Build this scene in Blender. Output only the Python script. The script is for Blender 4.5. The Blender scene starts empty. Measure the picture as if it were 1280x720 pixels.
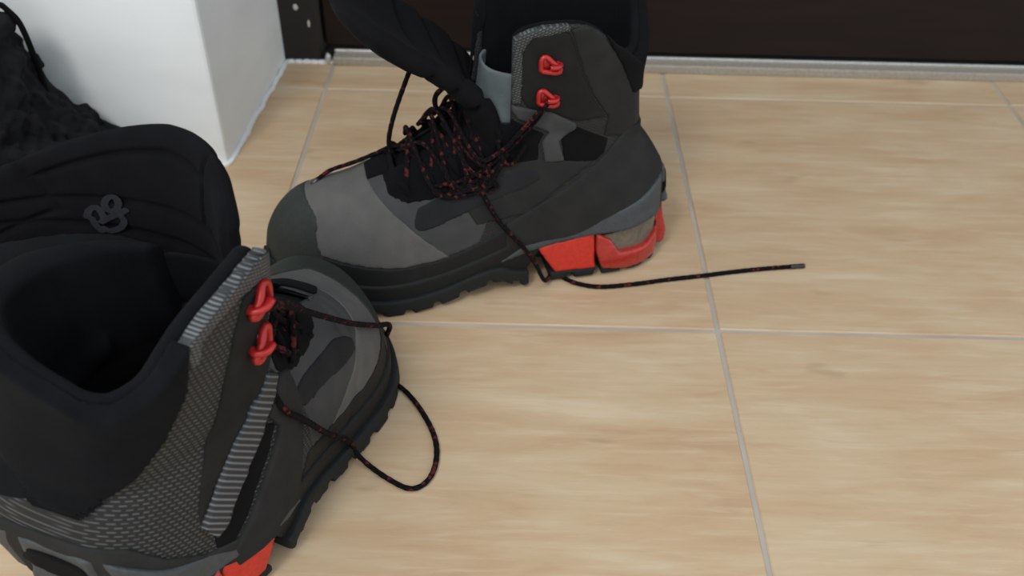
import bpy, math, random
import numpy as np
from mathutils import Vector, Matrix

random.seed(4)
RNG = np.random.default_rng(7)
S = bpy.context.scene
COL = S.collection

# ------------------------------------------------------------------ camera
PITCH = math.radians(40.3); ROLL = math.radians(1.4); CAM_H = 0.53
cam_data = bpy.data.cameras.new('camera'); cam = bpy.data.objects.new('camera', cam_data); COL.objects.link(cam)
cam_data.sensor_width = 36.0; cam_data.lens = 36.0 * 1210 / 1280; cam_data.clip_start = 0.01
_U = Vector((0, math.sin(PITCH), math.cos(PITCH))); _X = Vector((1, 0, 0)); _Fw = Vector((0, math.cos(PITCH), -math.sin(PITCH)))
_r = _X * math.cos(ROLL) + _U * math.sin(ROLL); _u = -_X * math.sin(ROLL) + _U * math.cos(ROLL)
cam.matrix_world = Matrix(((_r.x, _u.x, -_Fw.x, 0), (_r.y, _u.y, -_Fw.y, 0), (_r.z, _u.z, -_Fw.z, CAM_H), (0, 0, 0, 1)))
S.camera = cam
cam_data.dof.use_dof = True; cam_data.dof.focus_distance = 0.63; cam_data.dof.aperture_fstop = 8.0

# ------------------------------------------------------------------ world, lamps, exposure
S.view_settings.view_transform = 'Standard'; S.view_settings.look = 'None'; S.view_settings.gamma = 1.0
S.view_settings.use_curve_mapping = False; S.view_settings.exposure = 0.0
world = bpy.data.worlds.new('room_ambient'); S.world = world; world.use_nodes = True
world.node_tree.nodes['Background'].inputs[0].default_value = (0.86, 0.93, 1.0, 1)
world.node_tree.nodes['Background'].inputs[1].default_value = 1.16

def area(name, loc, target, size, power, color):
    d = bpy.data.lights.new(name, 'AREA'); d.shape = 'DISK'; d.size = size; d.energy = power; d.color = color
    o = bpy.data.objects.new(name, d); COL.objects.link(o); o.location = loc
    o.rotation_euler = (Vector(target) - Vector(loc)).to_track_quat('-Z', 'Y').to_euler()
    return o
area('ceiling_lamp', (-0.75, -0.85, 2.1), (0.0, 0.75, 0), 0.6, 21, (1.0, 0.97, 0.92))

# ------------------------------------------------------------------ materials
def nmat(name):
    m = bpy.data.materials.new(name); m.use_nodes = True
    nt = m.node_tree; b = nt.nodes['Principled BSDF']
    return m, nt, b
def N(nt, t, **kw):
    n = nt.nodes.new(t)
    for k, v in kw.items():
        if k in n.inputs.keys(): n.inputs[k].default_value = v
        else: setattr(n, k, v)
    return n
def srgb(r, g, b):
    f = lambda c: (c / 255 / 12.92) if c / 255 <= 0.04045 else ((c / 255 + 0.055) / 1.055) ** 2.4
    return (f(r), f(g), f(b), 1)
def mapped(nt, scale, rot=(0, 0, 0), coord='Object'):
    tc = N(nt, 'ShaderNodeTexCoord'); mp = N(nt, 'ShaderNodeMapping')
    mp.inputs['Scale'].default_value = scale; mp.inputs['Rotation'].default_value = rot
    nt.links.new(tc.outputs[coord], mp.inputs['Vector']); return mp.outputs['Vector']
def ramp(nt, src, stops):
    r = N(nt, 'ShaderNodeValToRGB'); e = r.color_ramp.elements
    while len(e) < len(stops): e.new(0.5)
    for i, (p, c) in enumerate(stops): e[i].position = p; e[i].color = c
    nt.links.new(src, r.inputs['Fac']); return r.outputs['Color']
def bump(nt, b, src, strength, dist=0.001):
    bp = N(nt, 'ShaderNodeBump'); bp.inputs['Strength'].default_value = strength; bp.inputs['Distance'].default_value = dist
    nt.links.new(src, bp.inputs['Height']); nt.links.new(bp.outputs['Normal'], b.inputs['Normal']); return bp

def fabric(name, c1, c2, rough=0.85, scale=1.0, strength=0.5, sheen=0.0, nscale=900):
    m, nt, b = nmat(name)
    v = mapped(nt, (scale,) * 3)
    n1 = N(nt, 'ShaderNodeTexNoise', Scale=60.0, Detail=4.0); nt.links.new(v, n1.inputs['Vector'])
    nt.links.new(ramp(nt, n1.outputs['Fac'], [(0.3, c1), (0.7, c2)]), b.inputs['Base Color'])
    n2 = N(nt, 'ShaderNodeTexNoise', Scale=float(nscale), Detail=2.0); nt.links.new(v, n2.inputs['Vector'])
    bump(nt, b, n2.outputs['Fac'], strength, 0.0006)
    b.inputs['Roughness'].default_value = rough; b.inputs['Specular IOR Level'].default_value = 0.18
    b.inputs['Sheen Weight'].default_value = sheen; b.inputs['Sheen Roughness'].default_value = 0.6
    return m
def woven(name, base, dash, size, rot=0.0, gap=0.45, rough=0.7, plane='xz'):
    """coarse ballistic mesh: rows of small light dashes on a dark cloth, on the (length, height) plane of the boot"""
    m, nt, b = nmat(name)
    tc = N(nt, 'ShaderNodeTexCoord'); sp = N(nt, 'ShaderNodeSeparateXYZ'); cb = N(nt, 'ShaderNodeCombineXYZ')
    nt.links.new(tc.outputs['Object'], sp.inputs[0]); nt.links.new(sp.outputs['X'], cb.inputs['X']); nt.links.new(sp.outputs['Z'], cb.inputs['Y'])
    mp = N(nt, 'ShaderNodeMapping'); mp.inputs['Rotation'].default_value = (0, 0, rot); nt.links.new(cb.outputs[0], mp.inputs['Vector'])
    br = N(nt, 'ShaderNodeTexBrick'); nt.links.new(mp.outputs['Vector'], br.inputs['Vector'])
    br.inputs['Scale'].default_value = 1.0; br.inputs['Brick Width'].default_value = size[0]; br.inputs['Row Height'].default_value = size[1]
    br.inputs['Mortar Size'].default_value = size[1] * gap * 0.5; br.inputs['Mortar Smooth'].default_value = 0.6
    br.inputs['Color1'].default_value = dash; br.inputs['Color2'].default_value = tuple(c * 0.72 for c in dash[:3]) + (1,)
    br.inputs['Mortar'].default_value = base; br.offset = 0.5
    nt.links.new(br.outputs['Color'], b.inputs['Base Color'])
    inv = N(nt, 'ShaderNodeMath', operation='SUBTRACT'); inv.inputs[0].default_value = 1.0; nt.links.new(br.outputs['Fac'], inv.inputs[1])
    bump(nt, b, inv.outputs[0], 0.7, 0.0008)
    b.inputs['Roughness'].default_value = rough; b.inputs['Specular IOR Level'].default_value = 0.35
    return m
def plain(name, col, rough=0.5, metal=0.0, spec=0.5, noise=0.0, nscale=300.0):
    m, nt, b = nmat(name)
    b.inputs['Base Color'].default_value = col; b.inputs['Roughness'].default_value = rough
    b.inputs['Metallic'].default_value = metal; b.inputs['Specular IOR Level'].default_value = spec
    n = N(nt, 'ShaderNodeTexNoise', Scale=nscale, Detail=3.0)
    nt.links.new(mapped(nt, (1, 1, 1)), n.inputs['Vector'])
    bump(nt, b, n.outputs['Fac'], noise, 0.0005)
    hi = tuple(min(1, c * 1.15) for c in col[:3]) + (1,); lo = tuple(c * 0.85 for c in col[:3]) + (1,)
    nt.links.new(ramp(nt, n.outputs['Fac'], [(0.3, lo), (0.7, hi)]), b.inputs['Base Color'])
    return m

M = {}
M['nubuck'] = fabric('dark_grey_nubuck', srgb(36, 36, 36), srgb(43, 43, 42), 0.85)
M['vamp'] = fabric('grey_nubuck', srgb(84, 83, 81), srgb(94, 92, 90), 0.85)
M['vamp_b'] = fabric('mid_grey_nubuck', srgb(60, 61, 62), srgb(68, 68, 68), 0.85)
M['rubber'] = plain('black_rubber', srgb(24, 25, 25), 0.65, spec=0.25, noise=0.25)
M['cap'] = plain('green_black_toe_rubber', srgb(42, 46, 42), 0.65, spec=0.25, noise=0.2)
M['outsole'] = plain('outsole_rubber', srgb(26, 28, 28), 0.7, spec=0.25, noise=0.4)
M['midsole'] = plain('slate_foam', srgb(58, 62, 65), 0.6, noise=0.2)
M['red'] = plain('red_plastic', srgb(192, 44, 30), 0.45)
M['red_bubble'] = plain('red_air_bubble', srgb(164, 46, 38), 0.22)
M['red_hook'] = plain('red_hook_metal', srgb(172, 36, 34), 0.3, 0.2)
M['window'] = plain('smoky_air_window', srgb(104, 96, 84), 0.12)
M['black'] = fabric('black_fabric', srgb(9, 9, 11), srgb(13, 13, 15), 1.0)
M['patch'] = fabric('charcoal_patch', srgb(30, 31, 33), srgb(37, 38, 40), 0.85)
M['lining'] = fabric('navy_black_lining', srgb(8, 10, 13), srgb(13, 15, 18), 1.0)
M['tongue'] = fabric('tongue_cloth', srgb(8, 8, 11), srgb(13, 13, 16), 1.0)
M['gusset'] = fabric('slate_gusset_cloth', srgb(84, 92, 94), srgb(104, 112, 113), 0.8)
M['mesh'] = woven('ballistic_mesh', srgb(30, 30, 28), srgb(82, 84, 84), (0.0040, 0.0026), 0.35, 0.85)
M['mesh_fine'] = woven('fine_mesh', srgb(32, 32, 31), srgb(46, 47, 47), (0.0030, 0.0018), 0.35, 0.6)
M['strip'] = woven('reflective_mesh', srgb(40, 42, 44), srgb(118, 121, 123), (0.0032, 0.0019), 0.5, 0.8, 0.5)
M['strip_far'] = woven('fine_reflective_mesh', srgb(48, 50, 50), srgb(92, 95, 95), (0.0030, 0.0018), 0.5, 0.7, 0.6)
M['ribbed'] = woven('ribbed_strap_weave', srgb(40, 42, 44), srgb(108, 111, 113), (0.9, 0.0036), math.radians(45), 0.9, 0.55)
M['placket'] = fabric('placket_cloth', srgb(27, 27, 26), srgb(33, 33, 32), 0.8)
M['logo'] = plain('grey_print', srgb(40, 41, 44), 1.0, spec=0.1)

def lace_material():
    m, nt, b = nmat('flecked_lace')
    tc = N(nt, 'ShaderNodeTexCoord'); mp = N(nt, 'ShaderNodeMapping'); nt.links.new(tc.outputs['UV'], mp.inputs['Vector'])
    mp.inputs['Scale'].default_value = (1, 1, 1)
    v = N(nt, 'ShaderNodeTexVoronoi', Scale=1.0); nt.links.new(mp.outputs['Vector'], v.inputs['Vector'])
    w = N(nt, 'ShaderNodeTexChecker', Scale=1.0); nt.links.new(mp.outputs['Vector'], w.inputs['Vector'])
    w.inputs['Color1'].default_value = srgb(12, 11, 13); w.inputs['Color2'].default_value = srgb(20, 17, 19)
    sel = N(nt, 'ShaderNodeMath', operation='GREATER_THAN'); nt.links.new(v.outputs['Color'], sel.inputs[0]); sel.inputs[1].default_value = 0.80
    mix = N(nt, 'ShaderNodeMix', data_type='RGBA'); nt.links.new(sel.outputs[0], mix.inputs['Factor'])
    nt.links.new(w.outputs['Color'], mix.inputs['A']); mix.inputs['B'].default_value = srgb(82, 32, 34)
    nt.links.new(mix.outputs['Result'], b.inputs['Base Color']); b.inputs['Roughness'].default_value = 0.95; b.inputs['Specular IOR Level'].default_value = 0.12
    return m
M['lace'] = lace_material()
M['aglet'] = plain('lace_tip', srgb(40, 36, 38), 0.3)

def tile_material():
    m, nt, b = nmat('wood_look_tile')
    geo = N(nt, 'ShaderNodeNewGeometry'); oi = N(nt, 'ShaderNodeObjectInfo')
    off = N(nt, 'ShaderNodeVectorMath', operation='SCALE'); off.inputs[0].default_value = (7.3, 3.1, 0); nt.links.new(oi.outputs['Random'], off.inputs['Scale'])
    add = N(nt, 'ShaderNodeVectorMath', operation='ADD'); nt.links.new(geo.outputs['Position'], add.inputs[0]); nt.links.new(off.outputs[0], add.inputs[1])
    def sc(s):
        mp = N(nt, 'ShaderNodeMapping'); mp.inputs['Scale'].default_value = s; nt.links.new(add.outputs[0], mp.inputs['Vector']); return mp.outputs['Vector']
    g1 = N(nt, 'ShaderNodeTexNoise', Scale=6.0, Detail=6.0, Roughness=0.6, Distortion=0.5); nt.links.new(sc((1, 4.5, 1)), g1.inputs['Vector'])
    g2 = N(nt, 'ShaderNodeTexNoise', Scale=14.0, Detail=5.0, Roughness=0.65, Distortion=0.3); nt.links.new(sc((1, 10, 1)), g2.inputs['Vector'])
    g3 = N(nt, 'ShaderNodeTexNoise', Scale=9.0, Detail=3.0); nt.links.new(sc((1, 2.4, 1)), g3.inputs['Vector'])
    c1 = ramp(nt, g1.outputs['Fac'], [(0.25, srgb(184, 152, 120)), (0.45, srgb(194, 165, 132)), (0.58, srgb(198, 174, 142)), (0.76, srgb(208, 190, 162))])
    c2 = ramp(nt, g2.outputs['Fac'], [(0.30, srgb(186, 160, 128)), (0.5, (0.5, 0.5, 0.5, 1)), (0.75, srgb(214, 204, 184))])
    mx = N(nt, 'ShaderNodeMix', data_type='RGBA', blend_type='MIX'); mx.inputs['Factor'].default_value = 0.0
    f2 = ramp(nt, g2.outputs['Fac'], [(0.52, (0, 0, 0, 1)), (0.72, (0.50, 0.50, 0.50, 1))])
    nt.links.new(f2, mx.inputs['Factor']); nt.links.new(c1, mx.inputs['A']); mx.inputs['B'].default_value = srgb(208, 194, 168)
    f3 = ramp(nt, g2.outputs['Fac'], [(0.30, (0.32, 0.32, 0.32, 1)), (0.46, (0, 0, 0, 1))])
    mx2 = N(nt, 'ShaderNodeMix', data_type='RGBA'); nt.links.new(f3, mx2.inputs['Factor']); nt.links.new(mx.outputs['Result'], mx2.inputs['A']); mx2.inputs['B'].default_value = srgb(176, 144, 112)
    f4 = ramp(nt, g3.outputs['Fac'], [(0.66, (0, 0, 0, 1)), (0.72, (0.5, 0.5, 0.5, 1))])
    mx3 = N(nt, 'ShaderNodeMix', data_type='RGBA'); nt.links.new(f4, mx3.inputs['Factor']); nt.links.new(mx2.outputs['Result'], mx3.inputs['A']); mx3.inputs['B'].default_value = srgb(158, 132, 101)
    nt.links.new(mx3.outputs['Result'], b.inputs['Base Color'])
    bump(nt, b, g2.outputs['Fac'], 0.15, 0.001)
    b.inputs['Roughness'].default_value = 0.42; b.inputs['Specular IOR Level'].default_value = 0.35
    return m
M['tile'] = tile_material()
M['grout'] = plain('grout', srgb(172, 164, 153), 0.9, noise=0.1, nscale=12.0)
def wall_material(name, c):
    m, nt, b = nmat(name)
    n = N(nt, 'ShaderNodeTexNoise', Scale=5.0, Detail=5.0, Roughness=0.5); nt.links.new(mapped(nt, (1, 1, 3.2)), n.inputs['Vector'])
    lo = tuple(x * 0.925 for x in c[:3]) + (1,)
    nt.links.new(ramp(nt, n.outputs['Fac'], [(0.35, lo), (0.6, c)]), b.inputs['Base Color'])
    bump(nt, b, n.outputs['Fac'], 0.16, 0.006); b.inputs['Roughness'].default_value = 0.75
    return m
M['wall'] = wall_material('white_painted_plaster', srgb(240, 243, 242))
M['caulk'] = wall_material('white_filler', srgb(238, 238, 236))
def door_material():
    m, nt, b = nmat('dark_stained_wood')
    n = N(nt, 'ShaderNodeTexNoise', Scale=8.0, Detail=4.0); nt.links.new(mapped(nt, (1, 1, 9)), n.inputs['Vector'])
    nt.links.new(ramp(nt, n.outputs['Fac'], [(0.3, srgb(20, 13, 12)), (0.7, srgb(31, 19, 17))]), b.inputs['Base Color'])
    b.inputs['Roughness'].default_value = 0.45; b.inputs['Specular IOR Level'].default_value = 0.25
    return m
M['door'] = door_material()
M['frame'] = plain('black_brown_paint', srgb(26, 23, 22), 0.5, noise=0.5, nscale=90.0)
M['metal'] = plain('dull_aluminium', srgb(158, 150, 138), 0.55, 0.15, noise=0.03)
M['metal_edge'] = plain('bright_aluminium', srgb(196, 196, 192), 0.3, 0.4)
M['paint_fleck'] = plain('paint_fleck', srgb(205, 202, 194), 0.6)
M['heap'] = fabric('black_knit', srgb(6, 6, 7), srgb(28, 29, 31), 0.98, nscale=500)
M['piping'] = plain('black_cord', srgb(12, 12, 13), 0.9, spec=0.1)

# ------------------------------------------------------------------ mesh helpers
def obj(name, verts, faces, m, parent=None, smooth=True):
    me = bpy.data.meshes.new(name)
    me.from_pydata([tuple(map(float, v)) for v in verts] if not isinstance(verts, np.ndarray) else verts.tolist(), [], faces if not isinstance(faces, np.ndarray) else faces.tolist())
    me.update()
    if smooth: me.shade_smooth()
    me.materials.append(m)
    o = bpy.data.objects.new(name, me); COL.objects.link(o)
    if parent is not None: o.parent = parent
    return o
def tag(o, label=None, cat=None, group=None, kind=None):
    if label: o['label'] = label
    if cat: o['category'] = cat
    if group: o['group'] = group
    if kind: o['kind'] = kind
    return o
def empty(name, loc=(0, 0, 0)):
    o = bpy.data.objects.new(name, None); COL.objects.link(o); o.location = loc; o.empty_display_size = 0.02; return o
def box(x0, x1, y0, y1, z0, z1, bev=0.0):
    """box with chamfered edges: convex hull style ring stack"""
    if bev <= 0:
        v = [(x, y, z) for z in (z0, z1) for (x, y) in ((x0, y0), (x1, y0), (x1, y1), (x0, y1))]
        return v, [(3, 2, 1, 0), (4, 5, 6, 7), (0, 1, 5, 4), (1, 2, 6, 5), (2, 3, 7, 6), (3, 0, 4, 7)]
    v = []; f = []
    for (z, i) in ((z0, bev), (z0 + bev, 0), (z1 - bev, 0), (z1, bev)):
        a0, a1, b0, b1 = x0 + i, x1 - i, y0 + i, y1 - i; c = bev
        v += [(a0 + c, b0, z), (a1 - c, b0, z), (a1, b0 + c, z), (a1, b1 - c, z), (a1 - c, b1, z), (a0 + c, b1, z), (a0, b1 - c, z), (a0, b0 + c, z)]
    f.append(tuple(range(7, -1, -1))); f.append(tuple(range(24, 32)))
    for k in range(3):
        for j in range(8): f.append((k * 8 + j, k * 8 + (j + 1) % 8, (k + 1) * 8 + (j + 1) % 8, (k + 1) * 8 + j))
    return v, f

def catmull(pts, n):
    P = np.array(pts, float); P = np.vstack([2 * P[0] - P[1], P, 2 * P[-1] - P[-2]])
    out = []
    for i in range(1, len(P) - 2):
        t = np.linspace(0, 1, n, endpoint=False)[:, None]
        a, b, c, d = P[i - 1], P[i], P[i + 1], P[i + 2]
        out.append(0.5 * ((2 * b) + (c - a) * t + (2 * a - 5 * b + 4 * c - d) * t ** 2 + (3 * b - a - 3 * c + d) * t ** 3))
    out.append(P[-2][None]); return np.vstack(out)
def resample(C, step):
    d = np.r_[0, np.cumsum(np.linalg.norm(np.diff(C, axis=0), axis=1))]
    n = max(3, int(d[-1] / step)); s = np.linspace(0, d[-1], n)
    return np.stack([np.interp(s, d, C[:, k]) for k in range(C.shape[1])], 1), s
def tube_data(ctrl, r, sides=10, step=0.0016, braid=0.0, flat=1.0, taper=None):
    C, s = resample(catmull(ctrl, 14), step)
    T = np.gradient(C, axis=0); T /= np.linalg.norm(T, axis=1)[:, None] + 1e-12
    nrm = np.cross(T[0], (0, 0, 1.0));
    if np.linalg.norm(nrm) < 1e-3: nrm = np.array((1.0, 0, 0))
    nrm /= np.linalg.norm(nrm); V = []; UV = []
    for i in range(len(C)):
        nrm = nrm - T[i] * nrm.dot(T[i]); nrm /= np.linalg.norm(nrm); bn = np.cross(T[i], nrm)
        rr = r * (taper(s[i] / s[-1]) if taper else 1)
        for k in range(sides):
            a = 2 * math.pi * k / sides
            q = rr * (1 + braid * math.sin(s[i] / (r * 1.1) * math.pi + a * 2) * math.sin(s[i] / (r * 1.1) * math.pi - a * 2))
            V.append(C[i] + q * (math.cos(a) * nrm + math.sin(a) * bn * flat))
    n = len(C); F = []
    for i in range(n - 1):
        for k in range(sides):
            F.append((i * sides + k, i * sides + (k + 1) % sides, (i + 1) * sides + (k + 1) % sides, (i + 1) * sides + k))
    F.append(tuple(range(sides - 1, -1, -1))); F.append(tuple((n - 1) * sides + k for k in range(sides)))
    return np.array(V), F, s, sides
def lace_obj(name, ctrl, r, parent, m=None, step=0.0016, sides=10):
    V, F, s, sd = tube_data(ctrl, r, sides, step, braid=0.10)
    o = obj(name, V, F, m or M['lace'], parent)
    uv = o.data.uv_layers.new(name='uv'); L = o.data.loops
    idx = np.empty(len(L), int); L.foreach_get('vertex_index', idx)
    u = s[idx // sd] / (r * 1.3); v = (idx % sd) / sd * 4
    uv.data.foreach_set('uv', np.stack([u, v], 1).ravel().astype(np.float32))
    return o

# ------------------------------------------------------------------ implicit modelling (surface nets)
class Grid:
    def __init__(s, lo, hi, h):
        s.h = h; s.lo = np.array(lo, float); s.n = np.ceil((np.array(hi) - s.lo) / h).astype(int) + 1
        s.x = (s.lo[0] + h * np.arange(s.n[0])).astype(np.float32)[:, None, None]
        s.y = (s.lo[1] + h * np.arange(s.n[1])).astype(np.float32)[None, :, None]
        s.z = (s.lo[2] + h * np.arange(s.n[2])).astype(np.float32)[None, None, :]
    def norm(s, f):
        gx, gy, gz = np.gradient(f, s.h)
        return f / np.maximum(np.sqrt(gx * gx + gy * gy + gz * gz), 1e-3)
    def mesh(s, f, smooth=1):
        f = np.broadcast_to(f, tuple(s.n)).copy()
        f[0], f[-1], f[:, 0], f[:, -1], f[:, :, 0], f[:, :, -1] = (1e-3,) * 6
        ins = f < 0
        if not ins.any(): return np.zeros((0, 3)), np.zeros((0, 4), int)
        ii = np.where(ins); l = [max(0, a.min() - 2) for a in ii]; u = [min(n, a.max() + 3) for a, n in zip(ii, s.n)]
        f = f[l[0]:u[0], l[1]:u[1], l[2]:u[2]]; ins = f < 0; lo = s.lo + s.h * np.array(l)
        c = f.shape; cs = tuple(k - 1 for k in c)
        acc = np.zeros(cs + (3,), np.float32); cnt = np.zeros(cs, np.int16)
        E = [((0,0,0),(1,0,0)),((0,1,0),(1,1,0)),((0,0,1),(1,0,1)),((0,1,1),(1,1,1)),((0,0,0),(0,1,0)),((1,0,0),(1,1,0)),((0,0,1),(0,1,1)),((1,0,1),(1,1,1)),((0,0,0),(0,0,1)),((1,0,0),(1,0,1)),((0,1,0),(0,1,1)),((1,1,0),(1,1,1))]
        def sub(a, o): return a[o[0]:o[0] + cs[0], o[1]:o[1] + cs[1], o[2]:o[2] + cs[2]]
        for a, b in E:
            fa, fb = sub(f, a), sub(f, b); mk = sub(ins, a) != sub(ins, b)
            w = np.where(mk); ta = fa[w] / (fa[w] - fb[w])
            for k in range(3): acc[w + (np.full(len(w[0]), k),)] += a[k] + (b[k] - a[k]) * ta
            cnt[w] += 1
        act = np.where(cnt > 0); idx = -np.ones(cs, np.int64); idx[act] = np.arange(len(act[0]))
        V = (np.stack(act, 1) + acc[act] / cnt[act][:, None]) * s.h + lo
        Q = []
        for ax in range(3):
            o = [0, 0, 0]; o[ax] = 1
            A = ins[:-1 if ax == 0 else None, :-1 if ax == 1 else None, :-1 if ax == 2 else None]
            B = ins[1 if ax == 0 else None:, 1 if ax == 1 else None:, 1 if ax == 2 else None:]
            e = np.where(A != B); fl = A[e]
            p, q = [(1, 2), (2, 0), (0, 1)][ax]
            ok = (e[p] > 0) & (e[q] > 0) & (e[p] < cs[p]) & (e[q] < cs[q]); e = [k[ok] for k in e]; fl = fl[ok]
            def ix(dp, dq):
                t = list(e); t[p] = e[p] - dp; t[q] = e[q] - dq; return idx[tuple(t)]
            qd = np.stack([ix(1, 1), ix(0, 1), ix(0, 0), ix(1, 0)], 1)
            qd[~fl] = qd[~fl][:, ::-1]; Q.append(qd)
        Q = np.vstack(Q); Q = Q[(Q >= 0).all(1)]
        for _ in range(smooth):
            a = np.zeros_like(V); c_ = np.zeros(len(V))
            for i, j in ((0, 1), (1, 2), (2, 3), (3, 0)):
                for p_, q_ in ((i, j), (j, i)):
                    np.add.at(a, Q[:, p_], V[Q[:, q_]]); np.add.at(c_, Q[:, p_], 1)
            V = 0.5 * V + 0.5 * a / np.maximum(c_, 1)[:, None]
        return V, Q
def redistance(g, f, layers=9):
    """true signed distance near the surface of f, +-0.02 elsewhere"""
    V, Q = g.mesh(f, 1)
    nq = np.cross(V[Q[:, 2]] - V[Q[:, 0]], V[Q[:, 3]] - V[Q[:, 1]]); nv = np.zeros_like(V)
    for i in range(4): np.add.at(nv, Q[:, i], nq)
    nv /= np.linalg.norm(nv, axis=1)[:, None] + 1e-12
    shp = tuple(g.n); D = np.full(int(np.prod(shp)), 1.0, np.float32); I = -np.ones(len(D), np.int32)
    st = np.array([shp[1] * shp[2], shp[2], 1]); base = np.clip(np.floor((V - g.lo) / g.h).astype(int), 1, np.array(shp) - 3)
    def relax(t, c):
        p = g.lo + g.h * np.stack(np.unravel_index(t, shp), 1); d = ((p - V[c]) ** 2).sum(1)
        o = np.argsort(-d, kind='stable'); t, c, d = t[o], c[o], d[o]; m = d < D[t]; t, c, d = t[m], c[m], d[m]
        D[t] = d; I[t] = c; return np.unique(t)
    allv = np.arange(len(V)); fr = []
    for o in np.ndindex(2, 2, 2): fr.append(relax((base + np.array(o)) @ st, allv))
    fr = np.unique(np.concatenate(fr))
    for _ in range(layers):
        nx = []
        ijk = np.stack(np.unravel_index(fr, shp), 1); ok = ((ijk > 0) & (ijk < np.array(shp) - 1)).all(1); fr = fr[ok]
        for dlt in (st[0], -st[0], st[1], -st[1], st[2], -st[2]): nx.append(relax(fr + dlt, I[fr]))
        fr = np.unique(np.concatenate(nx))
    out = np.where(f < 0, -0.02, 0.02).astype(np.float32).ravel(); t = np.where(I >= 0)[0]
    p = g.lo + g.h * np.stack(np.unravel_index(t, shp), 1); v = p - V[I[t]]; pl = (v * nv[I[t]]).sum(1); ds = np.sqrt((v ** 2).sum(1))
    out[t] = np.sign(pl) * np.maximum(np.abs(pl), ds - 1.2 * g.h); bad = (np.abs(out[t]) > 0.003) & ((out[t] < 0) != (f.ravel()[t] < 0))
    out[t[bad]] *= -1
    return out.reshape(shp)
def smin(a, b, k):
    h = np.clip(0.5 + 0.5 * (b - a) / k, 0, 1); return b * (1 - h) + a * h - k * h * (1 - h)
def smax(a, b, k): return -smin(-a, -b, k)
def poly2(X, Y, pts):
    """signed distance to a closed polygon, negative inside"""
    d = np.full(np.broadcast(X, Y).shape, 1e9, np.float32); ins = np.zeros(d.shape, bool); n = len(pts)
    for i in range(n):
        (x0, y0), (x1, y1) = pts[i], pts[(i + 1) % n]
        ex, ey = x1 - x0, y1 - y0; wx, wy = X - x0, Y - y0
        t = np.clip((wx * ex + wy * ey) / (ex * ex + ey * ey + 1e-12), 0, 1)
        d = np.minimum(d, (wx - ex * t) ** 2 + (wy - ey * t) ** 2)
        if abs(ey) > 1e-12: ins ^= ((Y >= min(y0, y1)) & (Y < max(y0, y1))) & (X < x0 + (Y - y0) * ex / ey)
    d = np.sqrt(d); return np.where(ins, -d, d)
def rpoly(X, Y, pts, r=0.003):
    return poly2(X, Y, [tuple(p) for p in catmull(list(pts) + [pts[0]], 5)[:-1]])

# ------------------------------------------------------------------ the boot, in its own frame: x heel to toe, y outer side, z up
G = Grid((-0.022, -0.078, -0.006), (0.352, 0.078, 0.262), 0.0015)
X, Y, Z = G.x, G.y, G.z
def T(v, xs, ys): return np.interp(v, xs, ys).astype(np.float32)
def smoothT(v, xs, ys):
    C = catmull(list(zip(xs, ys)), 8); return np.interp(v, C[:, 0], C[:, 1]).astype(np.float32)
SX = [0.004, 0.010, 0.03, 0.06, 0.10, 0.14, 0.18, 0.22, 0.25, 0.28, 0.305, 0.322, 0.333]
SW = [0.010, 0.024, 0.035, 0.038, 0.037, 0.039, 0.045, 0.051, 0.052, 0.047, 0.037, 0.023, 0.004]
SC = [0.0, 0.0, 0.0, 0.0, 0.001, 0.003, 0.004, 0.003, 0.001, -0.003, -0.007, -0.009, -0.010]
W = smoothT(X, SX, SW); YC = smoothT(X, SX, SC)
BOT = smoothT(X, [-0.02, 0.0, 0.12, 0.15, 0.175, 0.20, 0.24, 0.28, 0.31, 0.335, 0.36], [0.004, 0.003, 0.003, 0.012, 0.010, 0.004, 0.0, 0.001, 0.006, 0.014, 0.02])  # underside
ZF = smoothT(X, [-0.02, 0.0, 0.05, 0.10, 0.15, 0.20, 0.25, 0.30, 0.335, 0.36], [0.052, 0.05, 0.044, 0.040, 0.034, 0.026, 0.022, 0.026, 0.032, 0.036])    # where upper meets sole
ZT = smoothT(X, [-0.02, 0.0, 0.03, 0.10, 0.15, 0.18, 0.20, 0.228, 0.26, 0.285, 0.305, 0.320, 0.330, 0.3345], [0.07, 0.08, 0.11, 0.13, 0.150, 0.146, 0.133, 0.115, 0.098, 0.091, 0.083, 0.070, 0.054, 0.036])

zb = ZF - 0.006
foot = ((np.abs(Y - YC) / W) ** 2.3 + (np.maximum(Z - zb, 0) / np.maximum(ZT - zb, 0.004)) ** 2.2) ** (1 / 2.25) - 1
foot = G.norm(np.minimum(foot, 0.5).astype(np.float32)); foot = np.clip(foot, -0.05, 0.05)
foot = np.maximum(foot, np.maximum(X - 0.3335, 0.004 - X))
xr = smoothT(Z, [0.0, 0.037, 0.076, 0.121, 0.171, 0.20, 0.26], [0.008, 0.001, 0.008, 0.024, 0.030, 0.028, 0.026])
xf = smoothT(Z, [0.0, 0.08, 0.12, 0.15, 0.18, 0.22, 0.26], [0.20, 0.20, 0.178, 0.168, 0.163, 0.160, 0.159])
sb = smoothT(Z, [0.0, 0.04, 0.08, 0.12, 0.16, 0.20, 0.26], [0.030, 0.035, 0.036, 0.035, 0.036, 0.040, 0.044])
sa = (xf - xr) / 2; sc = (xf + xr) / 2
shaft = ((np.abs(X - sc) / sa) ** 2.4 + (np.abs(Y) / sb) ** 2.4) ** (1 / 2.4) - 1
shaft = G.norm(np.minimum(shaft, 0.5).astype(np.float32) + 0 * Z); shaft = np.clip(shaft, -0.05, 0.05)
shaft_low = np.maximum(shaft, 0.04 - Z)
outer = smin(foot, shaft_low, 0.016)
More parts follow.
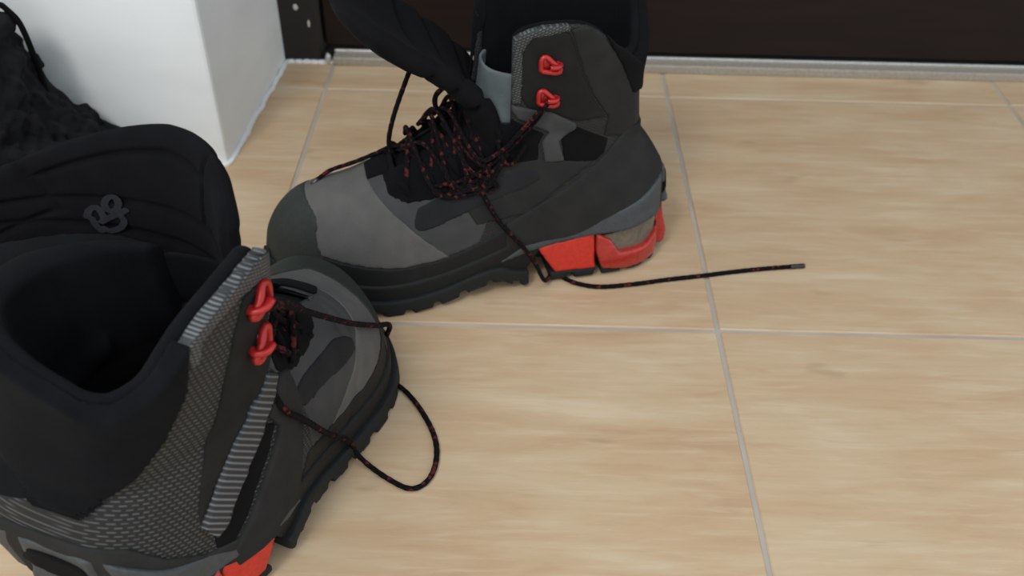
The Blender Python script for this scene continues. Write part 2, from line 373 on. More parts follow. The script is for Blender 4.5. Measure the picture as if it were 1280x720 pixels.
# soft creases over the vamp and ankle
outer = outer + 0.0012 * np.exp(-((X - 0.215 - 0.25 * (Z - 0.09)) / 0.006) ** 2) * np.exp(-((Z - 0.10) / 0.03) ** 2) + 0.0010 * np.exp(-((X - 0.228 - 0.2 * (Z - 0.09)) / 0.004) ** 2)
outer = outer + 0.0018 * np.exp(-((Z - 0.128 - 0.25 * (X - 0.05)) / 0.008) ** 2) * (X < 0.11)
outer = redistance(G, outer.astype(np.float32))
# top edge: outer flap dips at the back; inner flap stands taller
lat_top = smoothT(X, [-0.02, 0.025, 0.038, 0.053, 0.062, 0.075, 0.090, 0.112, 0.126, 0.136, 0.142, 0.147, 0.17], [0.168, 0.176, 0.186, 0.201, 0.208, 0.222, 0.2305, 0.232, 0.229, 0.223, 0.214, 0.19, 0.10])
med_top = smoothT(X, [-0.02, 0.02, 0.05, 0.10, 0.14, 0.156, 0.17], [0.215, 0.235, 0.25, 0.254, 0.25, 0.23, 0.15])
k = np.clip(Y / 0.02 * 0.5 + 0.5, 0, 1)
TOP = np.where(X > 0.160, np.maximum(0.18, lat_top * k + med_top * (1 - k)), lat_top * k + med_top * (1 - k)).astype(np.float32)
FLOOR_IN = ZF + 0.006
slot_w = smoothT(Z, [0.0, 0.09, 0.12, 0.16, 0.20, 0.26], [0.008, 0.010, 0.018, 0.030, 0.040, 0.045])
slot_l = smoothT(Z, [0.0, 0.09, 0.12, 0.16, 0.20, 0.26], [0.008, 0.010, 0.015, 0.017, 0.020, 0.022])
slot_wm = smoothT(Z, [0.0, 0.09, 0.12, 0.16, 0.20, 0.26], [0.008, 0.010, 0.014, 0.016, 0.018, 0.018])
slot_c = np.maximum(Y - YC * 0.5 - slot_l, -Y + YC * 0.5 - slot_wm)
slot_c = np.minimum(slot_c, np.maximum(np.maximum(0.1395 - X, 0.150 - Z), -Y + YC * 0.5 - slot_wm))
slot = np.maximum(np.maximum(slot_c, np.maximum(0.112 - X, X - 0.228)), 0.098 - Z)
above = Z - TOP

SHELL = 0.0045
cav = np.maximum(outer + SHELL, FLOOR_IN - Z)
med_low = smoothT(X, [-0.02, 0.02, 0.05, 0.10, 0.14, 0.156, 0.17], [0.192, 0.205, 0.208, 0.203, 0.196, 0.182, 0.15])
TOPS = {'far': TOP, 'near': np.where(X > 0.160, np.maximum(0.18, lat_top * k + med_low * (1 - k)), lat_top * k + med_low * (1 - k)).astype(np.float32)}
def upper_of(top):
    f = np.maximum(np.maximum(np.maximum(outer, -cav), Z - top), -slot)
    return np.maximum(f, ZF - 0.003 - Z)

def band(t, depth=0.003): return np.maximum(outer - t, -(outer + depth))
SIDE = -(Y - 0.004)                        # outer side of the boot
PARTS = []                                 # name, verts, faces, material, label
def part(name, f, m, label=None, smooth=1):
    V, Q = G.mesh(f, smooth)
    if len(V): PARTS.append((name, V, Q, m, label, None))

for w_, t_ in TOPS.items():
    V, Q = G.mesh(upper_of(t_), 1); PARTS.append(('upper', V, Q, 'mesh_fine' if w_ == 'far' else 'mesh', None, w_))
X2, Z2 = X[:, 0, :], Z[0, :, :]            # 2-D (length, height) plane
def reg(pts, rounded=False): return (rpoly if rounded else poly2)(X2, Z2, pts)[:, None, :]
notslot = -slot
# padded lining inside the collar: a soft roll standing just inside the shell
for w_, t_ in TOPS.items():
    lin = np.abs(outer + SHELL + 0.0045) - 0.0045
    lin = smax(lin, smax(Z - t_ - 0.004 * (1 - k), 0.105 - Z, 0.003), 0.006)
    lin = np.maximum(lin, -np.maximum(np.maximum(slot_c - 0.001, 0.112 - X), 0.05 - Z))
    V, Q = G.mesh(lin, 2); PARTS.append(('collar_lining', V, Q, 'lining', None, w_))
ins = np.maximum(np.maximum(outer + SHELL, np.abs(Z - FLOOR_IN - 0.002) - 0.003), X - 0.25)
part('insole', ins, 'black')
# gusset sheet under the laces
gus = np.maximum(np.abs(outer + 0.0065) - 0.0013, np.maximum(np.maximum(np.abs(Y) - slot_w - 0.006, 0.128 - X), np.maximum(0.088 - Z, Z - 0.19)))
part('tongue_base', np.maximum(gus, np.minimum(Z - 0.142, 0.164 - X)), 'black', 'black lower tongue under the laces')
gus = np.maximum(gus, np.maximum(0.1425 - Z, X - 0.1635))
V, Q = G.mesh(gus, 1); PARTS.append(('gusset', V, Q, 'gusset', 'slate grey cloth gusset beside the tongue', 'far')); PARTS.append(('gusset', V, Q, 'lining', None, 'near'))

# ---- panels laid on the upper
toecap = np.maximum(band(0.0016), np.maximum(-(X - (0.290 + 0.012 * np.clip((Z - 0.045) / 0.045, 0, 1) - 0.007 * np.exp(-((Z - 0.078) / 0.010) ** 2))), ZF - 0.004 - Z))
toecap_near = np.maximum(np.maximum(band(0.0018), ZF - 0.004 - Z), 0.281 - 1.1 * np.maximum(-Y - 0.002, 0) + 0.25 * np.maximum(Y - 0.02, 0) - X)
for w_, f_ in (('far', toecap), ('near', toecap_near)):
    V, Q = G.mesh(f_, 1); PARTS.append(('toe_cap', V, Q, 'cap', 'green-black rubber toe cap', w_))
RT = smoothT(X, [-0.02, 0.03, 0.072, 0.101, 0.126, 0.153, 0.177, 0.194, 0.209, 0.237, 0.268, 0.289, 0.31, 0.34], [0.10, 0.115, 0.108, 0.090, 0.071, 0.058, 0.050, 0.046, 0.044, 0.043, 0.046, 0.050, 0.055, 0.06])
rand_ = np.maximum(band(0.0011), np.maximum(np.maximum(Z - RT, ZF - 0.004 - Z), X - 0.305))
for w_, f_ in (('far', rand_), ('near', np.maximum(rand_, 0.155 - X + 0.5 * (Z - 0.04)))):
    V, Q = G.mesh(f_, 1); PARTS.append(('rubber_rand', V, Q, 'rubber', 'black rubber rand around the sides', w_))
vamp = np.maximum(band(0.0012), np.maximum(np.maximum(-(Z - RT), np.maximum(0.160 - X - 0.4 * (Z - 0.07), X - 0.306)), -(slot - 0.002)))
vamp = np.maximum(vamp, Z - 0.150 + 0.0 * X)
vamp_front = np.maximum(np.maximum(vamp, outer - 0.0010), 0.218 + 1.0 * (Z - 0.072) - X)
vamp_back = np.maximum(np.maximum(vamp, outer - 0.0006), X - 0.221 - 1.0 * (Z - 0.072))
part('vamp', vamp_front, 'vamp', 'mid-grey nubuck toe box')
for w_ in ('far', 'near'):
    V, Q = G.mesh(np.maximum(np.maximum(band(0.0022, 0.006), np.abs(Y) - 0.016 + 0.3 * np.abs(X - 0.236)), np.maximum(np.maximum(0.2315 - X, X - 0.250), 0.06 - Z)), 1); PARTS.append(('lace_tab', V, Q, 'black', 'black tab at the foot of the lacing', w_))
part('side_panel', vamp_back, 'vamp_b', 'grey nubuck side panel')

def panel(name, t, pts, m, label=None, both=False, rounded=False, depth=0.003, who=None, smooth=1):
    f = np.maximum(band(t, depth), reg(pts, rounded))
    f = np.maximum(f, np.maximum(Z - TOPS[who] - (0.0022 if name == 'collar_binding' else 0.0004), slot_cut))
    if not both: f = np.maximum(f, SIDE)
    V, Q = G.mesh(f, smooth)
    if len(V): PARTS.append((name, V, Q, m, label, who))
slot_cut = -slot
# far boot (seen side on)
panel('side_patch', 0.0016, [(0.215, 0.091), (0.191, 0.102), (0.159, 0.109), (0.134, 0.1135), (0.121, 0.112), (0.116, 0.105), (0.124, 0.098), (0.153, 0.090), (0.185, 0.081), (0.211, 0.073), (0.219, 0.078)], 'patch', 'charcoal oblong patch', rounded=True, who='far')
panel('quarter_panel', 0.0012, [(0.170, 0.070), (0.186, 0.104), (0.135, 0.122), (0.113, 0.119), (0.097, 0.116), (0.072, 0.111), (0.101, 0.092), (0.126, 0.073)], 'nubuck', 'dark grey nubuck quarter panel', both=True, who='far')
panel('ankle_strap', 0.0024, [(0.143, 0.168), (0.11, 0.161), (0.089, 0.148), (0.089, 0.143), (0.102, 0.134), (0.097, 0.116), (0.113, 0.117), (0.116, 0.134), (0.110, 0.143), (0.135, 0.156)], 'vamp_b', 'grey chevron ankle strap', who='far')
panel('ankle_inset', 0.0010, [(0.101, 0.137), (0.092, 0.147), (0.060, 0.128), (0.063, 0.117), (0.071, 0.111), (0.097, 0.115)], 'black', 'black recessed ankle inset', who='far')
panel('eyestay', 0.0014, [(0.242, 0.125), (0.236, 0.099), (0.222, 0.094), (0.200, 0.098), (0.180, 0.105), (0.150, 0.116), (0.118, 0.119), (0.118, 0.134), (0.114, 0.142), (0.136, 0.153), (0.150, 0.165), (0.2, 0.16)], 'black', 'black eyestay under the lacing', both=True, who='far')
panel('heel_counter', 0.0020, [(-0.02, 0.05), (-0.02, 0.125), (0.045, 0.132), (0.062, 0.116), (0.075, 0.106), (0.10, 0.089), (0.145, 0.066), (0.145, 0.04)], 'nubuck', 'dark grey heel counter', both=True, who='far')
panel('hook_placket', 0.0014, [(0.128, 0.224), (0.103, 0.228), (0.099, 0.224), (0.088, 0.193), (0.078, 0.170), (0.065, 0.150), (0.090, 0.150), (0.110, 0.160), (0.128, 0.165), (0.1335, 0.175), (0.1335, 0.212)], 'placket', 'charcoal placket carrying the hooks', who='far')
panel('cuff_panel', 0.0017, [(0.036, 0.124), (0.036, 0.150), (0.048, 0.180), (0.062, 0.204), (0.077, 0.2245), (0.088, 0.2305), (0.100, 0.229), (0.0875, 0.193), (0.077, 0.170), (0.063, 0.150), (0.064, 0.132)], 'nubuck', 'dark grey cuff panel', who='far')
panel('collar_binding', 0.0026, [(0.078, 0.235), (0.070, 0.216), (0.058, 0.196), (0.042, 0.164), (-0.02, 0.150), (-0.02, 0.26), (0.09, 0.26)], 'black', 'black padded collar binding', both=True, who='far', depth=0.007)
panel('reflective_edge', 0.0018, [(0.100, 0.236), (0.101, 0.2275), (0.127, 0.2225), (0.1325, 0.212), (0.1325, 0.168), (0.150, 0.168), (0.150, 0.25), (0.1, 0.25)], 'strip_far', 'silvery reflective woven edging', who='far', depth=0.005)
# the taller inner flap is bound in the same black cloth
for w_, t_ in TOPS.items():
    f = np.maximum(np.maximum(band(0.0024, 0.007), np.maximum(Z - t_ - 0.002, (t_ - 0.030 if w_ == 'far' else 0.106) - Z)), np.maximum(slot_cut, Y + 0.004))
    V, Q = G.mesh(np.maximum(f, (0.07 if w_ == 'far' else 0.02) - X), 1); PARTS.append(('flap_binding', V, Q, 'lining', None, w_))
# near boot (seen from behind and above)
panel('collar_binding', 0.0030, [(0.088, 0.26), (0.0775, 0.2216), (0.0693, 0.190), (0.0555, 0.161), (0.0405, 0.140), (0.0271, 0.121), (0.0150, 0.109), (-0.02, 0.107), (-0.02, 0.28)], 'lining', 'black padded collar binding', both=True, who='near', depth=0.007, smooth=2)
panel('reflective_edge', 0.0020, [(0.1395, 0.170), (0.145, 0.240), (0.078, 0.245), (0.0765, 0.204), (0.080, 0.204), (0.086, 0.2185), (0.0954, 0.2215), (0.1085, 0.2190), (0.1225, 0.2130), (0.1330, 0.190)], 'strip', 'silvery reflective woven edging', who='near', depth=0.005)
panel('hook_placket', 0.0016, [(0.1225, 0.2120), (0.1105, 0.2165), (0.1010, 0.1980), (0.0889, 0.161), (0.0746, 0.131), (0.061, 0.0912), (0.0600, 0.083), (0.0696, 0.0955), (0.0893, 0.1222), (0.1094, 0.1380), (0.124, 0.1450), (0.138, 0.150), (0.138, 0.175), (0.133, 0.190)], 'placket', 'charcoal placket carrying the hooks', who='near')
panel('ankle_strap', 0.0030, [(0.126, 0.148), (0.1345, 0.137), (0.1121, 0.1194), (0.0886, 0.092), (0.075, 0.0715), (0.067, 0.068), (0.0600, 0.080), (0.0696, 0.0963), (0.0893, 0.1229), (0.1094, 0.1384)], 'ribbed', 'silver-ribbed ankle strap', who='near')
panel('ankle_inset', 0.0008, [(0.1180, 0.108), (0.1105, 0.117), (0.0959, 0.1041), (0.0828, 0.0884), (0.0659, 0.0720), (0.0680, 0.058), (0.0796, 0.0521), (0.091, 0.0635), (0.1069, 0.0886), (0.1150, 0.1016)], 'black', 'black recessed slit beside the strap', who='near')
panel('quarter_panel', 0.0026, [(0.1345, 0.1350), (0.1130, 0.1185), (0.1200, 0.104), (0.1080, 0.085), (0.0925, 0.0620), (0.0800, 0.0500), (0.0800, 0.0300), (0.152, 0.03), (0.148, 0.070), (0.146, 0.112), (0.146, 0.130)], 'nubuck', 'dark grey nubuck quarter panel', who='near')
panel('side_patch', 0.0016, [(0.2119, 0.097), (0.2228, 0.087), (0.2201, 0.079), (0.2072, 0.079), (0.1823, 0.0868), (0.1553, 0.0920), (0.1420, 0.103), (0.1480, 0.111), (0.1650, 0.1105), (0.1986, 0.104)], 'patch', 'charcoal oblong patch', rounded=True, who='near')
panel('eyestay', 0.0014, [(0.200, 0.122), (0.175, 0.119), (0.150, 0.122), (0.135, 0.137), (0.140, 0.165), (0.17, 0.17), (0.215, 0.14)], 'black', 'black eyestay under the lacing', both=True, who='near')
panel('heel_counter', 0.0018, [(-0.02, 0.05), (-0.02, 0.095), (0.020, 0.090), (0.035, 0.074), (0.060, 0.060), (0.090, 0.054), (0.090, 0.03)], 'nubuck', 'dark grey heel counter', both=True, who='near')

# ---- midsole, cushioning, outsole
def plan(off):
    d = ((np.abs(Y - YC)) - (W + off))
    ends = np.maximum(0.004 - off - X, X - 0.333 - off)
    return smax(np.maximum(d, -0.02), ends, 0.004)
zmid = smoothT(X, [-0.02, 0.02, 0.044, 0.07, 0.117, 0.16, 0.20, 0.34], [0.052, 0.047, 0.043, 0.0425, 0.036, 0.026, 0.018, 0.024])
zmt = smoothT(X, [-0.02, 0.006, 0.03, 0.05, 0.072, 0.098, 0.126, 0.153, 0.20, 0.34], [0.088, 0.083, 0.070, 0.063, 0.057, 0.051, 0.044, 0.031, 0.022, 0.020])
p4 = plan(0.0045)
flare = p4 - 0.10 * np.maximum(zmid - Z, 0)
part('midsole', np.maximum(np.where(Z > 0.056, outer - 0.0042, -1), smax(p4 - 0.15 * np.maximum(zmt - Z, 0) + 0.001, smax(Z - zmt, zmid - Z, 0.002), 0.003) + np.where(X > 0.150, 0.05, 0.0)), 'midsole', 'slate grey foam midsole')
fore_top = smoothT(X, [0.10, 0.13, 0.16, 0.20, 0.25, 0.30, 0.335, 0.36], [0.050, 0.048, 0.040, 0.032, 0.028, 0.032, 0.038, 0.04])
fore = smax(plan(0.003), smax(Z - fore_top, BOT + 0.008 - Z, 0.002), 0.003)
fore = np.maximum(fore, 0.118 - X - 0.6 * (Z - 0.03) * (Z < 0.04))
part('forefoot_sole', fore, 'rubber')
redpad = [(0.1165, 0.036), (0.0690, 0.0445), (0.0670, 0.010), (0.1010, 0.010)]
part('cushion_pad', np.maximum(flare + 0.0005, reg(redpad) - 0.0006), 'red', 'bright red heel cushion block')
bub_red = [(-0.02, 0.060), (0.003, 0.060), (0.006, 0.030), (0.020, 0.0215), (0.046, 0.0215), (0.054, 0.034), (0.0655, 0.042), (0.0655, 0.026), (0.060, 0.010), (0.040, 0.006), (0.0, 0.008), (-0.02, 0.012)]
part('air_cushion', np.maximum(flare - 0.0005 - 0.002 * np.exp(-((Z - 0.02) / 0.012) ** 2), reg(bub_red) - 0.001), 'red_bubble', 'translucent red air cushion')
win = [(-0.004, 0.053), (0.004, 0.028), (0.020, 0.020), (0.046, 0.020), (0.056, 0.036), (0.066, 0.044), (0.04, 0.047)]
part('air_window', np.maximum(flare + 0.004, reg(win) - 0.002), 'window', 'smoky see-through cushion window')
part('heel_window', np.maximum(smax(outer - 0.0045, smax(Z - 0.078, 0.061 - Z, 0.002), 0.001), np.maximum(X - 0.012, np.abs(Y) - 0.010 - 0.6 * (0.079 - Z))), 'black', 'black trapezoid window at the heel')
lug_h = 0.004 * (((X + 0.25 * np.abs(Y - YC)) % 0.024) < 0.0065)
lug_gap = np.where(np.abs(Y - YC) > 0.016, lug_h, lug_h * 0.7)
def lugs(xa, xb, top):
    f = smax(flare + (0.0 if xb < 0.13 else -0.0018), smax(Z - top, BOT + lug_gap - Z, 0.001), 0.0015)
    return np.maximum(f, np.maximum(xa - X, X - xb))
part('outsole', lugs(0.125, 0.40, BOT + 0.014), 'outsole', 'black lugged forefoot outsole')
part('heel_outsole', np.minimum(lugs(-0.02, 0.061, BOT + 0.0062), lugs(0.066, 0.106, BOT + 0.0080)), 'outsole', 'black lugged heel outsole')
bridge = np.maximum(np.maximum(plan(-0.014), smax(Z - zmt, 0.012 - Z, 0.001)), np.maximum(0.0 - X, X - 0.20))
part('shank', bridge, 'outsole')

# hooks: a folded red lace hook standing off the placket
def hook_data(cx, cz, y0, s=1.0):
    """loop plate with a curled lip"""
    prof = [(0.0068, -0.0052), (0.0068, 0.0045), (0.0030, 0.0066), (-0.0030, 0.0015), (-0.0085, -0.0040), (-0.0050, -0.0066)]
    V = []; F = []
    C = catmull([(cx + a * s, y0 + 0.0025 + 0.0022 * (a < 0.001) + 0.0, cz + b * s) for a, b in prof + [prof[0]]], 6)
    V, F, _, _ = tube_data(C[::3], 0.0022 * s, 8, 0.0012)
    b, bf = box(cx - 0.001 * s, cx + 0.0075 * s, y0 - 0.001, y0 + 0.0022, cz - 0.0052 * s, cz + 0.0052 * s, 0.0008)
    n = len(V); V = np.vstack([V, np.array(b)]); F = list(F) + [tuple(i + n for i in q) for q in bf]
    # curled lip that the lace goes under
    lp = [(cx - 0.0062 * s, y0 + 0.001, cz), (cx - 0.0088 * s, y0 + 0.0045, cz), (cx - 0.0050 * s, y0 + 0.0085, cz), (cx + 0.001 * s, y0 + 0.0080, cz)]
    v2, f2, _, _ = tube_data(lp, 0.0020 * s, 8, 0.0012, flat=1.0); n = len(V)
    V = np.vstack([V, v2]); F += [tuple(i + n for i in q) for q in f2]
    return V, F

def surf_y(x, z, sign=1):
    """outer surface of the boot at (x, z) on one side"""
    i = int(round((x - G.lo[0]) / G.h)); kz = int(round((z - G.lo[2]) / G.h)); col = outer[i, :, kz]
    idx = np.where(col < 0)[0]
    if len(idx) == 0: return 0.0
    return float(G.lo[1] + G.h * (idx.max() if sign > 0 else idx.min()))
HOOKS = [(0.1145, 0.2035), (0.1145, 0.1750)]

class Boot:
    def __init__(s, name, origin, deg, mirror, scale=1.0, tilt=(0, 0), warp=None):
        s.root = empty(name, origin); s.mirror = mirror
        s.root.rotation_euler = (0, 0, 0); s.warp = warp
        s.root.rotation_euler = Matrix.Rotation(math.radians(deg), 3, 'Z').to_euler(); s.scale = scale
    def map(s, V):
        V = np.array(V, float)
        if s.warp: V = s.warp(V)
        V = V * s.scale
        V[:, 1] *= s.mirror; return V
    def add(s, name, V, F, m, label=None):
        F = F.tolist() if isinstance(F, np.ndarray) else [tuple(f) for f in F]
        if s.mirror < 0: F = [tuple(reversed(f)) for f in F]
        o = obj(name, s.map(V), F, M[m], s.root)
        if label: o['label'] = label
        return o
    def build(s, who):
        for name, V, Q, m, label, w in PARTS:
            if w is None or w == who: s.add(name, V, Q, m, label)
        for sg in ((1, -1) if s.mirror > 0 else (1,)):
            for cx, cz in HOOKS:
                if sg < 0: cx -= 0.012
                elif s.mirror < 0: cx += 0.004; cz += 0.002
                V, F = hook_data(cx, cz, 0.0, 0.9 if s.mirror > 0 else 0.95); V[:, 1] = (V[:, 1] + abs(surf_y(cx, cz, sg)) + 0.0012) * sg
                s.add('lace_hook', V, F if sg > 0 else [tuple(reversed(f)) for f in F], 'red_hook', 'glossy red lace hook')

# the nearer boot stands unlaced: opened wider and leaning a little to its outer side
WP= [[0.138, 0.036, 0.223], [0.1145, 0.044, 0.2035], [0.1145, 0.042, 0.175], [0.1165, 0.04, 0.036], [0.235, 0.058, 0.01], [0.19, 0.052, 0.01], [0.306, 0.0, 0.08], [0.322, 0.018, 0.04], [0.215, 0.045, 0.083], [0.12, 0.035, 0.112], [0.004, -0.015, 0.06], [0.01, -0.01, 0.082], [0.035, -0.042, 0.08], [0.03, 0.0, 0.18], [0.08, 0.042, 0.231]]
WD= [[0.0015, 0.0016, 0.0007], [0.0051, 0.0016, 0.0041], [-0.0003, 0.0036, -0.0022], [-0.0144, 0.015, 0.0], [0.0012, -0.007, 0.0], [-0.0143, -0.0027, 0.0], [-0.005, -0.0118, 0.0002], [-0.0029, 0.0, 0.0], [0.0057, -0.0008, 0.0057], [0.0086, 0.0103, 0.002], [0.0131, -0.0057, 0.0], [0.0059, -0.0055, 0.0057], [-0.0191, -0.0047, -0.0073], [-0.0004, -0.0022, 0.0011], [-0.0154, -0.0034, -0.0125]]
WP = np.array(WP); WD = np.array(WD)
_K = np.exp(-((WP[:, None] - WP[None]) ** 2).sum(2) / 0.05 ** 2); _WW = np.linalg.solve(_K + 0.15 * np.eye(len(WP)), WD)
def warp_open(V):
    V = np.array(V, float)
    V = V + np.exp(-((V[:, None] - WP[None]) ** 2).sum(2) / 0.05 ** 2) @ _WW
    zz = np.maximum(V[:, 2] - 0.04, 0)
    V[:, 1] = np.where(V[:, 1] < 0, V[:, 1] * (1 + 1.0 * np.clip(zz / 0.09, 0, 1) * np.clip((0.20 - V[:, 0]) / 0.1, 0, 1)), V[:, 1])
    x = (V[:, 0] + 0.034 * zz) * 0.9336; y = (V[:, 1] + 0.1019 * zz) * 1.2159; z = V[:, 2] * 1.0066
    return np.stack([x, y, z], 1)

B = Boot('hiking_boot', (0.124, 0.703, 0.0), 194.0, 1.0); B.build('far')
tag(B.root, 'grey hiking boot standing side-on in front of the dark door, toe pointing left', 'boot', 'pair of hiking boots')
A = Boot('hiking_boot', (-0.2395, 0.2853, 0.0), 67.50, -1.0, warp=warp_open); A.build('near')
tag(A.root, 'nearest hiking boot, cut off by the left edge, seen from behind with its tongue open', 'boot', 'pair of hiking boots')


# ------------------------------------------------------------------ tongues
def tongue_shape(u, v, ctrl, hw, wrap, left, right, dl, dr):
    C = catmull(ctrl, 10); q = np.linspace(0, 1, len(C))
    Hh = np.interp(v, *np.array(hw).T) * np.where(u < 0, np.interp(v, *np.array(left).T), 1 + right * v); Wr = np.interp(v, *np.array(wrap).T)
    vv = v * (1 - np.where(u < 0, dl * np.abs(u) ** 1.2, dr * np.abs(u) ** 3) * v ** 2)
    c = np.stack([np.interp(vv, q, C[:, k]) for k in range(3)], -1)
    return np.stack([c[..., 0] - (1 - np.cos(u * Wr)) / Wr * Hh, c[..., 1] + np.sin(u * Wr) / Wr * Hh, c[..., 2]], -1)
def tongue_data(P, thick, seams, nu=90, nv=110):
    u = np.linspace(-1, 1, nu)[:, None] * np.ones((1, nv)); v = np.linspace(0, 1, nv)[None, :] * np.ones((nu, 1))
    S0 = P(u, v); du = np.gradient(S0, axis=0); dv = np.gradient(S0, axis=1); n = np.cross(du, dv); n /= np.linalg.norm(n, axis=2)[..., None] + 1e-12
    e = np.minimum(1 - np.abs(u), 1 - v); h = thick * 0.5 * np.sqrt(np.clip(1 - (1 - np.clip(e / 0.10, 0, 1)) ** 2, 0, 1))
    g = np.zeros_like(u)
    for fn, wd in seams: g = np.maximum(g, np.exp(-(fn(u, v) / wd) ** 2))
    hi = h * (1 - 0.62 * g); wr = 0.0008 * np.sin(u * 23 + 3 * np.sin(v * 9)) * np.sin(v * 31) * (h / thick)
    a = S0 + n * (hi + wr)[..., None]; b = S0 - n * (hi * 0.8)[..., None]
    V = np.concatenate([a.reshape(-1, 3), b.reshape(-1, 3)]); k = nu * nv; i, j = np.meshgrid(np.arange(nu - 1), np.arange(nv - 1), indexing='ij')
    p = (i * nv + j).ravel(); F = np.stack([p, p + nv, p + nv + 1, p + 1], 1); F2 = F[:, ::-1] + k
    R = []
    bd = [x * nv for x in range(nu)] + [(nu - 1) * nv + y for y in range(1, nv)] + [x * nv + nv - 1 for x in range(nu - 2, -1, -1)] + [y for y in range(nv - 2, 0, -1)]
    for x, y in zip(bd, bd[1:] + bd[:1]): R.append((x, x + k, y + k, y))
    return V, np.vstack([F, F2, np.array(R)]), S0, n
SEAMS = [(lambda u, v: v - 0.66 - 0.10 * u * u + 0.06 * u, 0.016), (lambda u, v: v - 0.52 - 0.12 * u * u + 0.06 * u, 0.016), (lambda u, v: v - 0.38 - 0.12 * u * u + 0.05 * u, 0.016),
         (lambda u, v: np.where(v > 0.66, (np.abs(u + 0.1) - 0.52 - 0.3 * (v - 0.7)), 1.0), 0.02), (lambda u, v: np.where(np.abs(u + 0.1) < 0.58, v - 0.90 + 0.08 * (u + 0.1) ** 2, 1.0), 0.014),
         (lambda u, v: np.where(np.abs(u + 0.1) > 0.55, v - 0.80 + 0.2 * np.abs(u), 1.0), 0.014)]
TA = dict(ctrl=[(.165, -.002, .095), (.163, -.004, .14), (.166, -.010, .18), (.172, -.016, .215), (.180, -.020, .252)], hw=[(0, .032), (.3, .040), (.6, .055), (1, .076)],
          wrap=[(0, .8), (.5, .9), (1, 1.0)], left=[(0, 1), (.25, 2.7), (.6, 2.2), (1, 1.75)], right=-.12, dl=.25, dr=.20)
PA = lambda u, v: tongue_shape(u, v, **TA)
def add_raw(boot, name, V, F, m, label=None):
    """like Boot.add but without the warp"""
    w, boot.warp = boot.warp, None
    o = boot.add(name, V, F, m, label); boot.warp = w; return o
V, F, S0A, NA = tongue_data(PA, 0.013, SEAMS)
tongue_a = add_raw(A, 'tongue', V, F, 'tongue', 'padded black quilted tongue folded open')
TB = dict(ctrl=[(.158, .0, .098), (.160, .0, .135), (.172, -.002, .168), (.200, -.004, .196), (.236, -.006, .222), (.262, -.008, .250)], hw=[(0, .030), (.3, .036), (.6, .046), (1, .062)],
          wrap=[(0, .9), (.5, .8), (1, .6)], left=[(0, 1), (1, 1)], right=0.0, dl=.08, dr=.08)
V, F, _, _ = tongue_data(lambda u, v: tongue_shape(u, v, **TB), 0.018, SEAMS[:3], 60, 80)
tongue_b = add_raw(B, 'tongue', V, F, 'black', 'black padded tongue flopped towards the toe')

# grey print on the near tongue: strokes laid on its padded face
def on_tongue(u, v, off):
    i = (u + 1) / 2 * (S0A.shape[0] - 1); j = v * (S0A.shape[1] - 1); i0, j0 = int(i), int(j); a, b = i - i0, j - j0
    f = lambda X_: (X_[i0, j0] * (1 - a) * (1 - b) + X_[i0 + 1, j0] * a * (1 - b) + X_[i0, j0 + 1] * (1 - a) * b + X_[i0 + 1, j0 + 1] * a * b)
    return f(S0A) + f(NA) * off

LOGO = [[(-0.321, 0.678), (-0.341, 0.653), (-0.37, 0.643), (-0.391, 0.654), (-0.391, 0.679), (-0.371, 0.703), (-0.343, 0.712), (-0.323, 0.702), (-0.321, 0.678)], [(-0.503, 0.623), (-0.478, 0.653), (-0.442, 0.666), (-0.426, 0.641), (-0.424, 0.602)], [(-0.485, 0.613), (-0.478, 0.577), (-0.462, 0.553)], [(-0.443, 0.595), (-0.382, 0.617), (-0.332, 0.632), (-0.297, 0.648)], [(-0.335, 0.624), (-0.328, 0.594), (-0.365, 0.563), (-0.419, 0.552), (-0.445, 0.564)]]
uu = np.linspace(-0.56, -0.24, 110); vv_ = np.linspace(0.52, 0.745, 90); UU, VV = np.meshgrid(uu, vv_, indexing='ij')
dm = np.full(UU.shape, 9.0)
for st in LOGO:
    c_ = catmull(st, 6)
    for a_, b_ in zip(c_[:-1], c_[1:]):
        ax_, ay_ = a_ * (0.105, 0.165); bx_, by_ = b_ * (0.105, 0.165); px_, py_ = UU * 0.105, VV * 0.165
        t_ = np.clip(((px_ - ax_) * (bx_ - ax_) + (py_ - ay_) * (by_ - ay_)) / ((bx_ - ax_) ** 2 + (by_ - ay_) ** 2 + 1e-12), 0, 1)
        dm = np.minimum(dm, np.hypot(px_ - ax_ - t_ * (bx_ - ax_), py_ - ay_ - t_ * (by_ - ay_)))
V = np.array([on_tongue(a_, b_, -0.0060) for a_, b_ in zip(UU.ravel(), VV.ravel())]); inn = dm < 0.0021; F = []
for i_ in range(109):
    for j_ in range(89):
        if inn[i_:i_ + 2, j_:j_ + 2].all(): F.append((i_ * 90 + j_, i_ * 90 + j_ + 1, (i_ + 1) * 90 + j_ + 1, (i_ + 1) * 90 + j_))
ux = sorted({q_ for f_ in F for q_ in f_}); mp_ = {q_: n_ for n_, q_ in enumerate(ux)}; V = V[ux]; F = [tuple(mp_[q_] for q_ in f_) for f_ in F]
lg = add_raw(A, 'printed_logo', V, F, 'logo', 'worn grey two-letter logo print')
lg.parent = tongue_a

